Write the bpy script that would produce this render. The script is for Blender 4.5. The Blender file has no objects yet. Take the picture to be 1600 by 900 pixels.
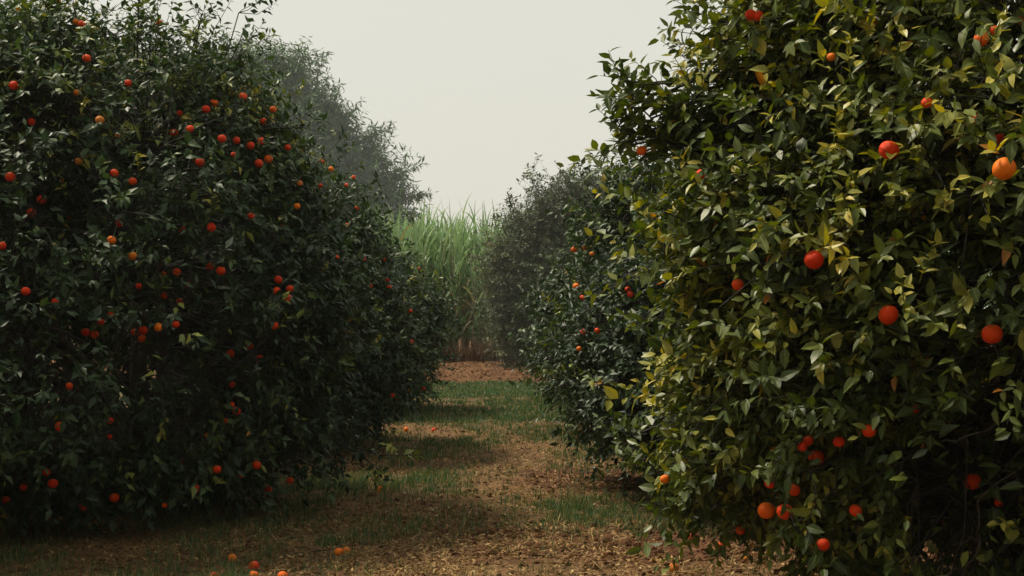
import bpy, math, random
import numpy as np
rng = np.random.default_rng(7)
random.seed(7)
R = math.radians
sc = bpy.context.scene
COL = sc.collection
F_PX, HOR, CAMH = 2200.0, 480.0, 1.65          # focal length in photo pixels, horizon row, eye height


# ------------------------------------------------------------------ helpers
def tag(o, label=None, cat=None, group=None, kind=None):
    if label: o['label'] = label
    if cat: o['category'] = cat
    if group: o['group'] = group
    if kind: o['kind'] = kind
    return o


def link(o, parent=None):
    COL.objects.link(o)
    if parent is not None: o.parent = parent
    return o


def empty(name, loc):
    o = bpy.data.objects.new(name, None)
    o.empty_display_size = 0.2
    o.location = loc
    return link(o)


def make_mesh(name, V, faces, mat, attrs=None, smooth=True):
    """V (n,3); faces: list of int arrays (m,3) or (m,4); attrs: {name: per-vertex floats}"""
    me = bpy.data.meshes.new(name)
    V = np.asarray(V, dtype=np.float32)
    me.vertices.add(len(V)); me.vertices.foreach_set('co', V.ravel())
    faces = [np.asarray(f, dtype=np.int32) for f in faces if len(f)]
    loops = np.concatenate([f.ravel() for f in faces])
    sizes = np.concatenate([np.full(len(f), f.shape[1], np.int32) for f in faces])
    starts = np.concatenate([[0], np.cumsum(sizes)[:-1]]).astype(np.int32)
    me.loops.add(len(loops)); me.loops.foreach_set('vertex_index', loops)
    me.polygons.add(len(sizes)); me.polygons.foreach_set('loop_start', starts)
    me.polygons.foreach_set('use_smooth', np.full(len(sizes), smooth, dtype=bool))
    for k, a in (attrs or {}).items():
        at = me.attributes.new(k, 'FLOAT', 'POINT')
        at.data.foreach_set('value', np.asarray(a, dtype=np.float32))
    me.materials.append(mat)
    me.update(calc_edges=True)
    me.validate()
    return me


def mesh_obj(name, me, parent=None, loc=(0, 0, 0)):
    o = bpy.data.objects.new(name, me)
    o.location = loc
    return link(o, parent)


def nrm(a):
    return a / np.maximum(np.linalg.norm(a, axis=-1, keepdims=True), 1e-9)


def hash3(ix, iy, iz, seed):
    h = (ix * 374761393 + iy * 668265263 + iz * 2147483647 + seed * 1274126177) & 0xffffffff
    h = ((h ^ (h >> 13)) * 1274126177) & 0xffffffff
    h = ((h ^ (h >> 16)) * 2246822519) & 0xffffffff
    return ((h ^ (h >> 15)) & 0xffffff) / float(0xffffff)


def noise(P, freq, seed=0):
    """value noise 0..1 at points P (n,3)"""
    Q = np.asarray(P, dtype=np.float64) * freq + 1000.0
    i = np.floor(Q).astype(np.int64); f = Q - i; f = f * f * (3 - 2 * f)
    out = 0
    for dx in (0, 1):
        for dy in (0, 1):
            for dz in (0, 1):
                w = (f[:, 0] if dx else 1 - f[:, 0]) * (f[:, 1] if dy else 1 - f[:, 1]) * (f[:, 2] if dz else 1 - f[:, 2])
                out = out + w * hash3(i[:, 0] + dx, i[:, 1] + dy, i[:, 2] + dz, seed)
    return out


def fbm(P, freq, octv, seed=0):
    o, a, t = 0, 1.0, 0
    for k in range(octv):
        o = o + a * noise(P, freq * 2 ** k, seed + k); t += a; a *= 0.55
    return o / t


def tubes(P, rad, sides):
    """polylines P (n,k,3), radii (n,k) -> verts, quads"""
    n, k, _ = P.shape
    T = np.gradient(P, axis=1) if k > 2 else np.repeat((P[:, 1:] - P[:, :1]), 2, axis=1)
    T = nrm(T)
    ref = np.where(np.abs(T[:, :1, 2:3]) > 0.9, np.array([1.0, 0, 0]), np.array([0, 0, 1.0]))
    U = nrm(np.cross(T, np.broadcast_to(ref, T.shape))); W = np.cross(T, U)
    a = np.arange(sides) * 2 * math.pi / sides
    ring = (P[:, :, None, :] + rad[:, :, None, None] *
            (np.cos(a)[None, None, :, None] * U[:, :, None, :] + np.sin(a)[None, None, :, None] * W[:, :, None, :]))
    V = ring.reshape(-1, 3)
    idx = np.arange(n * k * sides).reshape(n, k, sides)
    A = idx[:, :-1, :]; B = idx[:, 1:, :]
    Q = np.stack([A, np.roll(A, -1, 2), np.roll(B, -1, 2), B], -1).reshape(-1, 4)
    return V, Q


def bezier(a, b, c, k):
    t = np.linspace(0, 1, k)[None, :, None]
    return (1 - t) ** 2 * a[:, None] + 2 * t * (1 - t) * b[:, None] + t ** 2 * c[:, None]


LEAF = {
    0: (np.array([[0, 0, 0], [.33, 0, 0], [.68, 0, 0], [1, 0, 0], [.30, .5, 1], [.64, .40, .8],
                  [0, 0, 0], [.33, 0, 0], [.68, 0, 0], [1, 0, 0], [.30, -.5, 1], [.64, -.40, .8]]),
        [[0, 1, 4], [2, 3, 5], [6, 10, 7], [8, 11, 9]], [[1, 2, 5, 4], [7, 10, 11, 8]]),
    1: (np.array([[0, 0, 0], [.5, 0, 0], [1, 0, 0], [.42, .5, 1], [.42, -.5, 1]]),
        [[0, 1, 3], [1, 2, 3], [0, 4, 1], [1, 4, 2]], []),
    2: (np.array([[0, 0, 0], [1, 0, 0], [.45, .5, .8], [.45, -.5, .8]]), [[0, 1, 2], [0, 3, 1]], []),
}


def leaf_mesh(base, d, n, L, W, curl, fold, tone, lod):
    T, tri, quad = LEAF[lod]
    d = nrm(d); s = nrm(np.cross(n, d)); n = np.cross(d, s)
    u = T[:, 0]; v = T[:, 1]; z = T[:, 2]
    V = (base[:, None] + d[:, None] * (u[None, :, None] * L[:, None, None])
         + s[:, None] * (v[None, :, None] * W[:, None, None])
         + n[:, None] * ((z[None] * fold[:, None] * W[:, None] - curl[:, None] * L[:, None] * (u ** 2)[None])[..., None]))
    m, k = len(base), len(T)
    off = (np.arange(m) * k)[:, None, None]
    fs = [(np.array(tri)[None] + off).reshape(-1, 3)]
    if quad: fs.append((np.array(quad)[None] + off).reshape(-1, 4))
    return V.reshape(-1, 3), fs, np.repeat(tone, k), np.tile(np.abs(v) / .5, m)


# ------------------------------------------------------------------ materials
def new_mat(name):
    m = bpy.data.materials.new(name); m.use_nodes = True
    nt = m.node_tree; nt.nodes.clear()
    return m, nt.nodes, nt.links


def ramp(N, stops, interp='LINEAR'):
    r = N.new('ShaderNodeValToRGB'); r.color_ramp.interpolation = interp
    el = r.color_ramp.elements
    while len(el) < len(stops): el.new(0.5)
    for e, (p, c) in zip(el, stops): e.position = p; e.color = (*c, 1)
    return r


def leaf_mat(name, stops, rough=0.45, trans=0.12, spec=0.26, vary=0.35, rib=False):
    m, N, Lk = new_mat(name)
    out = N.new('ShaderNodeOutputMaterial'); mix = N.new('ShaderNodeMixShader')
    p = N.new('ShaderNodeBsdfPrincipled'); t = N.new('ShaderNodeBsdfTranslucent')
    at = N.new('ShaderNodeAttribute'); at.attribute_name = 'tone'
    r = ramp(N, stops); Lk.new(at.outputs['Fac'], r.inputs[0])
    tc = N.new('ShaderNodeTexCoord'); nz = N.new('ShaderNodeTexNoise'); nz.inputs['Scale'].default_value = 45
    nz.inputs['Detail'].default_value = 3
    Lk.new(tc.outputs['Object'], nz.inputs['Vector'])
    mr = N.new('ShaderNodeMapRange'); mr.inputs[3].default_value = 1 - vary; mr.inputs[4].default_value = 1 + vary
    Lk.new(nz.outputs['Fac'], mr.inputs[0])
    mul = N.new('ShaderNodeMix'); mul.data_type = 'RGBA'; mul.blend_type = 'MULTIPLY'; mul.inputs[0].default_value = 1
    Lk.new(r.outputs[0], mul.inputs[6]); Lk.new(mr.outputs[0], mul.inputs[7])
    base = mul.outputs[2]
    if rib:
        ae = N.new('ShaderNodeAttribute'); ae.attribute_name = 'edge'
        rm = ramp(N, [(0, (1, 1, 1)), (.07, (.75, .75, .75)), (.16, (0, 0, 0))]); Lk.new(ae.outputs['Fac'], rm.inputs[0])
        fac = N.new('ShaderNodeMath'); fac.operation = 'MULTIPLY'; fac.inputs[1].default_value = .5; Lk.new(rm.outputs[0], fac.inputs[0])
        bright = N.new('ShaderNodeMix'); bright.data_type = 'RGBA'; Lk.new(fac.outputs[0], bright.inputs[0])
        Lk.new(base, bright.inputs[6]); bright.inputs[7].default_value = (.20, .24, .07, 1)
        base = bright.outputs[2]
    Lk.new(base, p.inputs['Base Color'])
    hs = N.new('ShaderNodeHueSaturation'); hs.inputs['Saturation'].default_value = 1.25; hs.inputs['Value'].default_value = 1.6
    Lk.new(mul.outputs[2], hs.inputs['Color']); Lk.new(hs.outputs[0], t.inputs['Color'])
    rr = N.new('ShaderNodeMapRange'); rr.inputs[3].default_value = rough - .08; rr.inputs[4].default_value = rough + .12
    Lk.new(nz.outputs['Fac'], rr.inputs[0]); Lk.new(rr.outputs[0], p.inputs['Roughness'])
    p.inputs['Specular IOR Level'].default_value = spec
    mix.inputs[0].default_value = trans
    Lk.new(p.outputs[0], mix.inputs[1]); Lk.new(t.outputs[0], mix.inputs[2]); Lk.new(mix.outputs[0], out.inputs[0])
    return m


GREENS_COOL = [(0, (.018, .034, .016)), (.35, (.034, .062, .023)), (.62, (.072, .112, .029)), (.80, (.17, .20, .038)),
               (.92, (.32, .31, .06)), (1, (.34, .16, .03))]
GREENS_WARM = [(0, (.028, .046, .016)), (.35, (.058, .085, .018)), (.62, (.118, .142, .028)), (.80, (.24, .24, .040)),
               (.92, (.44, .38, .06)), (1, (.42, .16, .02))]
M_LEAF_COOL = leaf_mat('citrus_leaf_dark', GREENS_COOL)
M_LEAF_WARM = leaf_mat('citrus_leaf_olive', GREENS_WARM, rough=.40, trans=.2, rib=True)
M_BUSH = leaf_mat('scrub_leaf', [(0, (.044, .056, .030)), (.5, (.080, .098, .048)), (.85, (.14, .155, .075)), (1, (.22, .14, .06))], rough=.6, trans=.15)
M_FAR = leaf_mat('far_tree_leaf', [(0, (.036, .074, .032)), (.6, (.092, .16, .058)), (1, (.19, .27, .10))], rough=.6, trans=.15)
M_CANE = leaf_mat('cane_leaf', [(0, (.07, .12, .05)), (.5, (.14, .23, .10)), (.8, (.27, .37, .19)), (.9, (.30, .25, .12)), (1, (.20, .12, .06))], rough=.5, trans=.25)
M_GRASS = leaf_mat('grass_blade', [(0, (.034, .074, .028)), (.5, (.064, .118, .040)), (.8, (.10, .14, .05)), (1, (.30, .22, .09))], rough=.55, trans=.2)
M_LITTER = leaf_mat('dry_litter', [(0, (.09, .05, .026)), (.4, (.22, .125, .050)), (.75, (.38, .24, .095)), (1, (.52, .38, .18))], rough=.75, trans=.05, spec=.2)
M_DRY = leaf_mat('dry_stem', [(0, (.06, .036, .024)), (.6, (.13, .075, .042)), (1, (.26, .18, .10))], rough=.8, trans=.05, spec=.1)


def simple_mat(name, c0, c1, scale, rough, bump=0.3, bscale=None, spec=.3, own=None):
    m, N, Lk = new_mat(name)
    out = N.new('ShaderNodeOutputMaterial'); p = N.new('ShaderNodeBsdfPrincipled')
    tc = N.new('ShaderNodeTexCoord'); nz = N.new('ShaderNodeTexNoise'); nz.inputs['Scale'].default_value = scale
    nz.inputs['Detail'].default_value = 6
    Lk.new(tc.outputs['Object'], nz.inputs['Vector'])
    r = ramp(N, [(.3, c0), (.7, c1)]); Lk.new(nz.outputs['Fac'], r.inputs[0]); colr = r.outputs[0]
    if own:                                  # each fruit ripens to its own colour
        oi = N.new('ShaderNodeObjectInfo'); om = N.new('ShaderNodeMix'); om.data_type = 'RGBA'
        orr = ramp(N, own); Lk.new(oi.outputs['Random'], orr.inputs[0]); om.inputs[0].default_value = .55
        Lk.new(colr, om.inputs[6]); Lk.new(orr.outputs[0], om.inputs[7])
        # green shoulder and russet spots
        sx = N.new('ShaderNodeSeparateXYZ'); Lk.new(tc.outputs['Object'], sx.inputs[0])
        n3 = N.new('ShaderNodeTexNoise'); n3.inputs['Scale'].default_value = 2.6; Lk.new(tc.outputs['Object'], n3.inputs['Vector'])
        mz = N.new('ShaderNodeMath'); mz.operation = 'MULTIPLY_ADD'; mz.inputs[1].default_value = 1.0; Lk.new(n3.outputs['Fac'], mz.inputs[0]); Lk.new(sx.outputs['Z'], mz.inputs[2])
        rz = ramp(N, [(.82, (0, 0, 0)), (1.0, (.55, .55, .55))]); Lk.new(mz.outputs[0], rz.inputs[0])
        gm_ = N.new('ShaderNodeMix'); gm_.data_type = 'RGBA'; Lk.new(rz.outputs[0], gm_.inputs[0]); Lk.new(om.outputs[2], gm_.inputs[6]); gm_.inputs[7].default_value = (.30, .22, .02, 1)
        vo = N.new('ShaderNodeTexVoronoi'); vo.inputs['Scale'].default_value = 5; Lk.new(tc.outputs['Object'], vo.inputs['Vector'])
        vr = ramp(N, [(.05, (.5, .5, .5)), (.12, (0, 0, 0))]); Lk.new(vo.outputs['Distance'], vr.inputs[0])
        sp_ = N.new('ShaderNodeMix'); sp_.data_type = 'RGBA'; Lk.new(vr.outputs[0], sp_.inputs[0]); Lk.new(gm_.outputs[2], sp_.inputs[6]); sp_.inputs[7].default_value = (.16, .05, .01, 1)
        colr = sp_.outputs[2]
    Lk.new(colr, p.inputs['Base Color'])
    n2 = N.new('ShaderNodeTexNoise'); n2.inputs['Scale'].default_value = bscale or scale * 6; n2.inputs['Detail'].default_value = 4
    Lk.new(tc.outputs['Object'], n2.inputs['Vector'])
    b = N.new('ShaderNodeBump'); b.inputs['Strength'].default_value = bump; b.inputs['Distance'].default_value = .01
    Lk.new(n2.outputs['Fac'], b.inputs['Height']); Lk.new(b.outputs[0], p.inputs['Normal'])
    p.inputs['Roughness'].default_value = rough; p.inputs['Specular IOR Level'].default_value = spec
    Lk.new(p.outputs[0], out.inputs[0])
    return m


M_BARK = simple_mat('bark', (.035, .026, .018), (.10, .078, .055), 14, .85, .8, spec=.2)
M_TWIG = simple_mat('twig_bark', (.016, .016, .010), (.040, .034, .022), 10, .7, .2)
M_BAREB = simple_mat('bare_bark', (.05, .04, .03), (.11, .09, .065), 20, .8, .3)
M_CANESTALK = simple_mat('cane_stalk', (.10, .10, .045), (.22, .19, .10), 6, .6, .2)
M_CALYX = simple_mat('calyx', (.04, .05, .02), (.10, .09, .04), 60, .7, .2)
M_FRUIT = {}
_RED = [(0, (.58, .020, .001)), (.5, (.78, .042, .0015)), (1, (.86, .10, .003))]
OWNC = {'ripe': _RED, 'bright': [(0, (.82, .09, .004)), (1, (.90, .24, .01))], 'yellow': [(0, (.60, .11, .008)), (1, (.70, .25, .02))], 'green': [(0, (.12, .17, .03)), (1, (.26, .26, .05))]}
for key, a, b in (('ripe', (.68, .030, .001), (.82, .065, .002)), ('bright', (.92, .12, .003), (.97, .20, .006)),
                  ('yellow', (.62, .16, .010), (.70, .22, .016)), ('green', (.13, .19, .03), (.24, .26, .05))):
    M_FRUIT[key] = simple_mat('orange_peel_' + key, a, b, 9, .45, .35, bscale=60, spec=.2, own=OWNC[key])


def soil_mat():
    m, N, Lk = new_mat('orchard_soil')
    out = N.new('ShaderNodeOutputMaterial'); p = N.new('ShaderNodeBsdfPrincipled')
    tc = N.new('ShaderNodeTexCoord')
    a_red = N.new('ShaderNodeAttribute'); a_red.attribute_name = 'red'
    a_gr = N.new('ShaderNodeAttribute'); a_gr.attribute_name = 'green'

    def nz(s, d=6, r=.6):
        n = N.new('ShaderNodeTexNoise'); n.inputs['Scale'].default_value = s; n.inputs['Detail'].default_value = d
        n.inputs['Roughness'].default_value = r
        Lk.new(tc.outputs['Object'], n.inputs['Vector']); return n
    n1 = nz(9); n2 = nz(38, 5, .7); n3 = nz(2.2)
    tan = ramp(N, [(.28, (.11, .058, .026)), (.48, (.23, .135, .058)), (.66, (.36, .235, .105)), (.8, (.46, .32, .16))])
    red = ramp(N, [(.28, (.07, .028, .014)), (.5, (.15, .062, .029)), (.68, (.25, .115, .054)), (.82, (.35, .19, .095))])
    Lk.new(n2.outputs['Fac'], tan.inputs[0]); Lk.new(n2.outputs['Fac'], red.inputs[0])
    mx = N.new('ShaderNodeMix'); mx.data_type = 'RGBA'
    ad = N.new('ShaderNodeMath'); ad.operation = 'ADD'; ad.use_clamp = True
    s1 = N.new('ShaderNodeMath'); s1.operation = 'MULTIPLY_ADD'; s1.inputs[1].default_value = 1.5; s1.inputs[2].default_value = -.75
    Lk.new(n1.outputs['Fac'], s1.inputs[0]); Lk.new(a_red.outputs['Fac'], ad.inputs[0]); Lk.new(s1.outputs[0], ad.inputs[1])
    Lk.new(ad.outputs[0], mx.inputs[0]); Lk.new(tan.outputs[0], mx.inputs[6]); Lk.new(red.outputs[0], mx.inputs[7])
    gm = N.new('ShaderNodeMix'); gm.data_type = 'RGBA'
    gs = N.new('ShaderNodeMath'); gs.operation = 'MULTIPLY'; Lk.new(a_gr.outputs['Fac'], gs.inputs[0]); Lk.new(n1.outputs['Fac'], gs.inputs[1])
    gt = N.new('ShaderNodeMath'); gt.operation = 'MULTIPLY'; gt.inputs[1].default_value = 1.7; gt.use_clamp = True; Lk.new(gs.outputs[0], gt.inputs[0]); Lk.new(gt.outputs[0], gm.inputs[0]); Lk.new(mx.outputs[2], gm.inputs[6]); gm.inputs[7].default_value = (.050, .095, .045, 1)
    vr = ramp(N, [(.3, (.42, .41, .40)), (.5, (.74, .74, .74)), (.7, (1.05, 1.05, 1.05))]); n4 = nz(3.6, 5, .65); Lk.new(n4.outputs['Fac'], vr.inputs[0])
    vm = N.new('ShaderNodeMix'); vm.data_type = 'RGBA'; vm.blend_type = 'MULTIPLY'; vm.inputs[0].default_value = 1
    Lk.new(gm.outputs[2], vm.inputs[6]); Lk.new(vr.outputs[0], vm.inputs[7])
    Lk.new(vm.outputs[2], p.inputs['Base Color'])
    b = N.new('ShaderNodeBump'); b.inputs['Strength'].default_value = .9; b.inputs['Distance'].default_value = .03
    Lk.new(n2.outputs['Fac'], b.inputs['Height']); Lk.new(b.outputs[0], p.inputs['Normal'])
    p.inputs['Roughness'].default_value = .92; p.inputs['Specular IOR Level'].default_value = .15
    Lk.new(p.outputs[0], out.inputs[0])
    return m


M_SOIL = soil_mat()

# ------------------------------------------------------------------ ground
def band(y, lo, hi, soft):
    return np.clip((y - lo) / soft, 0, 1) * np.clip((hi - y) / soft, 0, 1)


def green_amount(x, y):
    P = np.stack([x, y * .55, np.zeros_like(x)], -1)
    n = fbm(P, 1.1, 4, 40)
    g = (1.0 * band(y, 25.2, 30.6, .8) + .55 * band(y, 22.6, 25.6, .6) + 1.0 * band(y, 20.0, 22.9, .5)
         + .25 * band(y, 18.0, 20.2, .4) + .42 * band(y, 16.4, 18.4, .8) + .22 * band(y, 14.0, 16.8, .6)
         + .36 * band(y, 12.0, 14.4, .9) * np.clip((.9 - x) / .8, .1, 1) + .26 * band(y, 10.4, 12.1, .7) * np.clip((x - .1) / .4, 0, 1)
         + .2 * band(y, 7, 10.4, .6) * np.clip((-.6 - x) / .6, .12, 1) + .2 * band(y, 9.8, 12.3, .5))
    return np.clip(g * (np.where(y > 19.5, .5, .1) + 1.8 * np.clip((n - .33) / .34, 0, 1)), 0, 1.1)


def red_amount(x, y):
    P = np.stack([x, y * .6, np.full_like(x, 5.0)], -1)
    n = fbm(P, .9, 4, 60)
    r = (.9 * band(y, 12.5, 14.6, .5) * np.clip((x - .0) / .4, 0, 1) + .8 * band(y, 8.9, 10.9, .5) * np.clip((x + .9) / .8, 0, 1)
         + .30 * band(y, 29.8, 36, .5) + .36)
    return np.clip(r * (.3 + 1.4 * n), 0, 1)


def ground_h(x, y):
    P = np.stack([x, y, np.zeros_like(x)], -1)
    h = .05 * (fbm(P, .5, 3, 3) - .5) + .05 * (fbm(P, 3.0, 3, 9) - .5) + .035 * (fbm(P, 13.0, 3, 21) - .5)
    bank = np.clip((y - 30.3 - .9 * (noise(P, .8, 44) - .5)) / 1.6, 0, 1)
    bank = bank * bank * (3 - 2 * bank)
    h = h + .26 * bank + bank * np.clip((35.5 - y) / 1.5, 0, 1) * (.20 * (fbm(P, 1.7, 3, 33) - .5) + .08 * (fbm(P, 7.0, 2, 35) - .5))
    return h


def ground():
    xs = np.concatenate([np.linspace(-300, -30, 10), np.linspace(-25, -7, 16), np.arange(-6, 5.0, .028), np.linspace(5.5, 25, 16), np.linspace(30, 300, 10)])
    ys = [-300, -200, -120, -60, -30, -15, -8, -4, -1, 1, 2, 3, 4, 5, 6]
    y = 6.5
    while y < 37: ys.append(y); y += .028 * max(1, y / 9)
    ys += list(np.linspace(37.5, 60, 14)) + [80, 110, 150, 200, 300]
    X, Y = np.meshgrid(xs, np.array(ys, float))
    x, y = X.ravel(), Y.ravel()
    fade = np.clip((9 - np.abs(x)) / 3, 0, 1)
    V = np.stack([x, y, ground_h(x, y)], -1)
    nx, ny = len(xs), len(ys)
    i = np.arange(nx * ny).reshape(ny, nx)
    Q = np.stack([i[:-1, :-1], i[:-1, 1:], i[1:, 1:], i[1:, :-1]], -1).reshape(-1, 4)
    me = make_mesh('ground', V, [Q], M_SOIL, {'red': red_amount(x, y), 'green': green_amount(x, y) * .8})
    tag(mesh_obj('ground', me), 'brown orchard soil with grass bands and dry litter in the alley', 'ground', kind='structure')


ground()


def strips(base, az, L, W, lean0, bend, k=4, taper=1.0):
    """grass-like blades: base (n,3), azimuth, length, width, initial tilt from vertical, total bend"""
    n = len(base)
    t = np.linspace(0, 1, k)
    ang = lean0[:, None] + bend[:, None] * t[None] ** 1.5
    dl = L[:, None] / (k - 1)
    r = np.concatenate([np.zeros((n, 1)), np.cumsum(np.sin(ang[:, :-1]) * dl, 1)], 1)
    h = np.concatenate([np.zeros((n, 1)), np.cumsum(np.cos(ang[:, :-1]) * dl, 1)], 1)
    c, s = np.cos(az)[:, None], np.sin(az)[:, None]
    C = np.stack([base[:, :1] + r * c, base[:, 1:2] + r * s, base[:, 2:3] + h], -1)
    w = W[:, None] * np.clip(1 - (t[None] ** 2) * taper, .06, 1) * .5 * np.minimum(1, .55 + 2 * t[None])
    tw = az + math.pi / 2 + .5 * np.sin(az * 7)
    S = np.stack([np.cos(tw), np.sin(tw), np.zeros(n)], -1)
    A = C + S[:, None] * w[..., None]; B = C - S[:, None] * w[..., None]
    V = np.stack([A, B], 2).reshape(-1, 3)
    i = np.arange(n * k * 2).reshape(n, k, 2)
    Q = np.stack([i[:, :-1, 0], i[:, :-1, 1], i[:, 1:, 1], i[:, 1:, 0]], -1).reshape(-1, 4)
    return V, Q, k * 2


def grass():
    n = 900000
    y = 8.2 / (1 - rng.random(n) * (1 - 8.2 / 31.2))
    x = (rng.random(n) - .5) * 2 * (np.minimum(3.6 + 0 * y, .6 * y))
    x = x - .5
    g = green_amount(x, y)
    tuft = fbm(np.stack([x, y * .8, x * 0], -1), 5.5, 2, 77)
    keep = rng.random(n) < g * np.clip((tuft - .36) / .26, .10, 1) * .62
    x, y = x[keep], y[keep]
    m = len(x)
    base = np.stack([x, y, ground_h(x, y) - .01], -1)
    far = np.clip((y - 8) / 22, 0, 1)
    L = rng.uniform(.035, .11, m) * (1 + .05 * far)
    W = rng.uniform(.003, .006, m) * (1 + 3.2 * far)
    V, Q, k = strips(base, rng.uniform(0, 6.283, m), L, W, rng.uniform(0, .5, m), rng.uniform(.1, 1.3, m))
    tone = np.clip(rng.normal(.42, .2, m) + (rng.random(m) < .22 * (1 - .7 * far)) * .55, 0, 1)
    me = make_mesh('grass', V, [Q], M_GRASS, {'tone': np.repeat(tone, k)})
    tag(mesh_obj('grass', me), 'short green grass growing in patches along the alley floor', 'grass', kind='stuff')


def litter():
    n = 260000
    y = 8.0 / (1 - rng.random(n) * (1 - 8.0 / 34))
    x = (rng.random(n) - .5) * 8.4 - .3
    g = green_amount(x, y)
    nn = fbm(np.stack([x, y * .7, x * 0 + 2], -1), 1.6, 3, 90)
    edge = np.clip((np.abs(x + .2) - .6), 0, 1)
    keep = rng.random(n) < np.clip((nn - .3) * 2.2, .08, 1) * (1 - .6 * np.clip(g, 0, 1))
    x, y = x[keep], y[keep]; m = len(x)
    base = np.stack([x, y, ground_h(x, y) + rng.uniform(.0, .012, m)], -1)
    az = rng.uniform(0, 6.283, m)
    d = np.stack([np.cos(az), np.sin(az), rng.normal(.05, .22, m)], -1)
    nor = np.stack([rng.normal(0, .35, m), rng.normal(0, .35, m), np.ones(m)], -1)
    L = rng.uniform(.015, .055, m) * (1 + .2 * (y > 18)); W = L * rng.uniform(.2, .5, m)
    straw = rng.random(m) < .3
    L = np.where(straw, rng.uniform(.05, .17, m), L); W = np.where(straw, rng.uniform(.002, .005, m), W)
    tone = np.clip(rng.beta(1.8, 2.1, m) + .1 * straw, 0, 1)
    V, fs, tn, rb = leaf_mesh(base, d, nor, L, W, rng.uniform(-.3, .3, m), rng.uniform(-.2, .5, m), tone, 1)
    me = make_mesh('leaf_litter', V, fs, M_LITTER, {'tone': tn, 'edge': rb})
    tag(mesh_obj('leaf_litter', me), 'dry tan leaf litter scattered over the alley soil', 'litter', kind='stuff')


def clods():
    n = 24000
    y = 8.0 / (1 - rng.random(n) * (1 - 8.0 / 35))
    x = (rng.random(n) - .5) * 7.4
    y[-7000:] = rng.uniform(30.2, 35.8, 7000)
    keep = rng.random(n) < np.where(y > 30, .9, red_amount(x, y) * 1.1)
    x, y = x[keep], y[keep]; m = len(x)
    a = (1 + 5 ** .5) / 2
    ico = nrm(np.array([[-1, a, 0], [1, a, 0], [-1, -a, 0], [1, -a, 0], [0, -1, a], [0, 1, a], [0, -1, -a], [0, 1, -a], [a, 0, -1], [a, 0, 1], [-a, 0, -1], [-a, 0, 1]], float))
    f = np.array([[0, 11, 5], [0, 5, 1], [0, 1, 7], [0, 7, 10], [0, 10, 11], [1, 5, 9], [5, 11, 4], [11, 10, 2], [10, 7, 6], [7, 1, 8], [3, 9, 4], [3, 4, 2], [3, 2, 6], [3, 6, 8], [3, 8, 9], [4, 9, 5], [2, 4, 11], [6, 2, 10], [8, 6, 7], [9, 8, 1]])
    s = rng.lognormal(math.log(.014), .5, m); s = np.clip(s * np.where(y > 30, 1.0, 1), .006, np.where(y > 30, .06, .035))
    V = ico[None] * (s[:, None, None] * rng.uniform(.6, 1.35, (m, 12, 1))) * np.stack([rng.uniform(.8, 1.4, m), rng.uniform(.8, 1.4, m), rng.uniform(.5, .9, m)], -1)[:, None]
    V = V + np.stack([x, y, ground_h(x, y) + s * .2], -1)[:, None]
    Fc = (f[None] + (np.arange(m) * 12)[:, None, None]).reshape(-1, 3)
    V = V.reshape(-1, 3)
    me = make_mesh('soil_clods', V, [Fc], M_SOIL, {'red': np.repeat(np.clip(red_amount(x, y) + .05, 0, 1), 12), 'green': np.zeros(m * 12)}, smooth=False)
    tag(mesh_obj('soil_clods', me), 'small reddish clods of earth loose on the alley floor', 'soil', kind='stuff')


grass(); litter(); clods()

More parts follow.
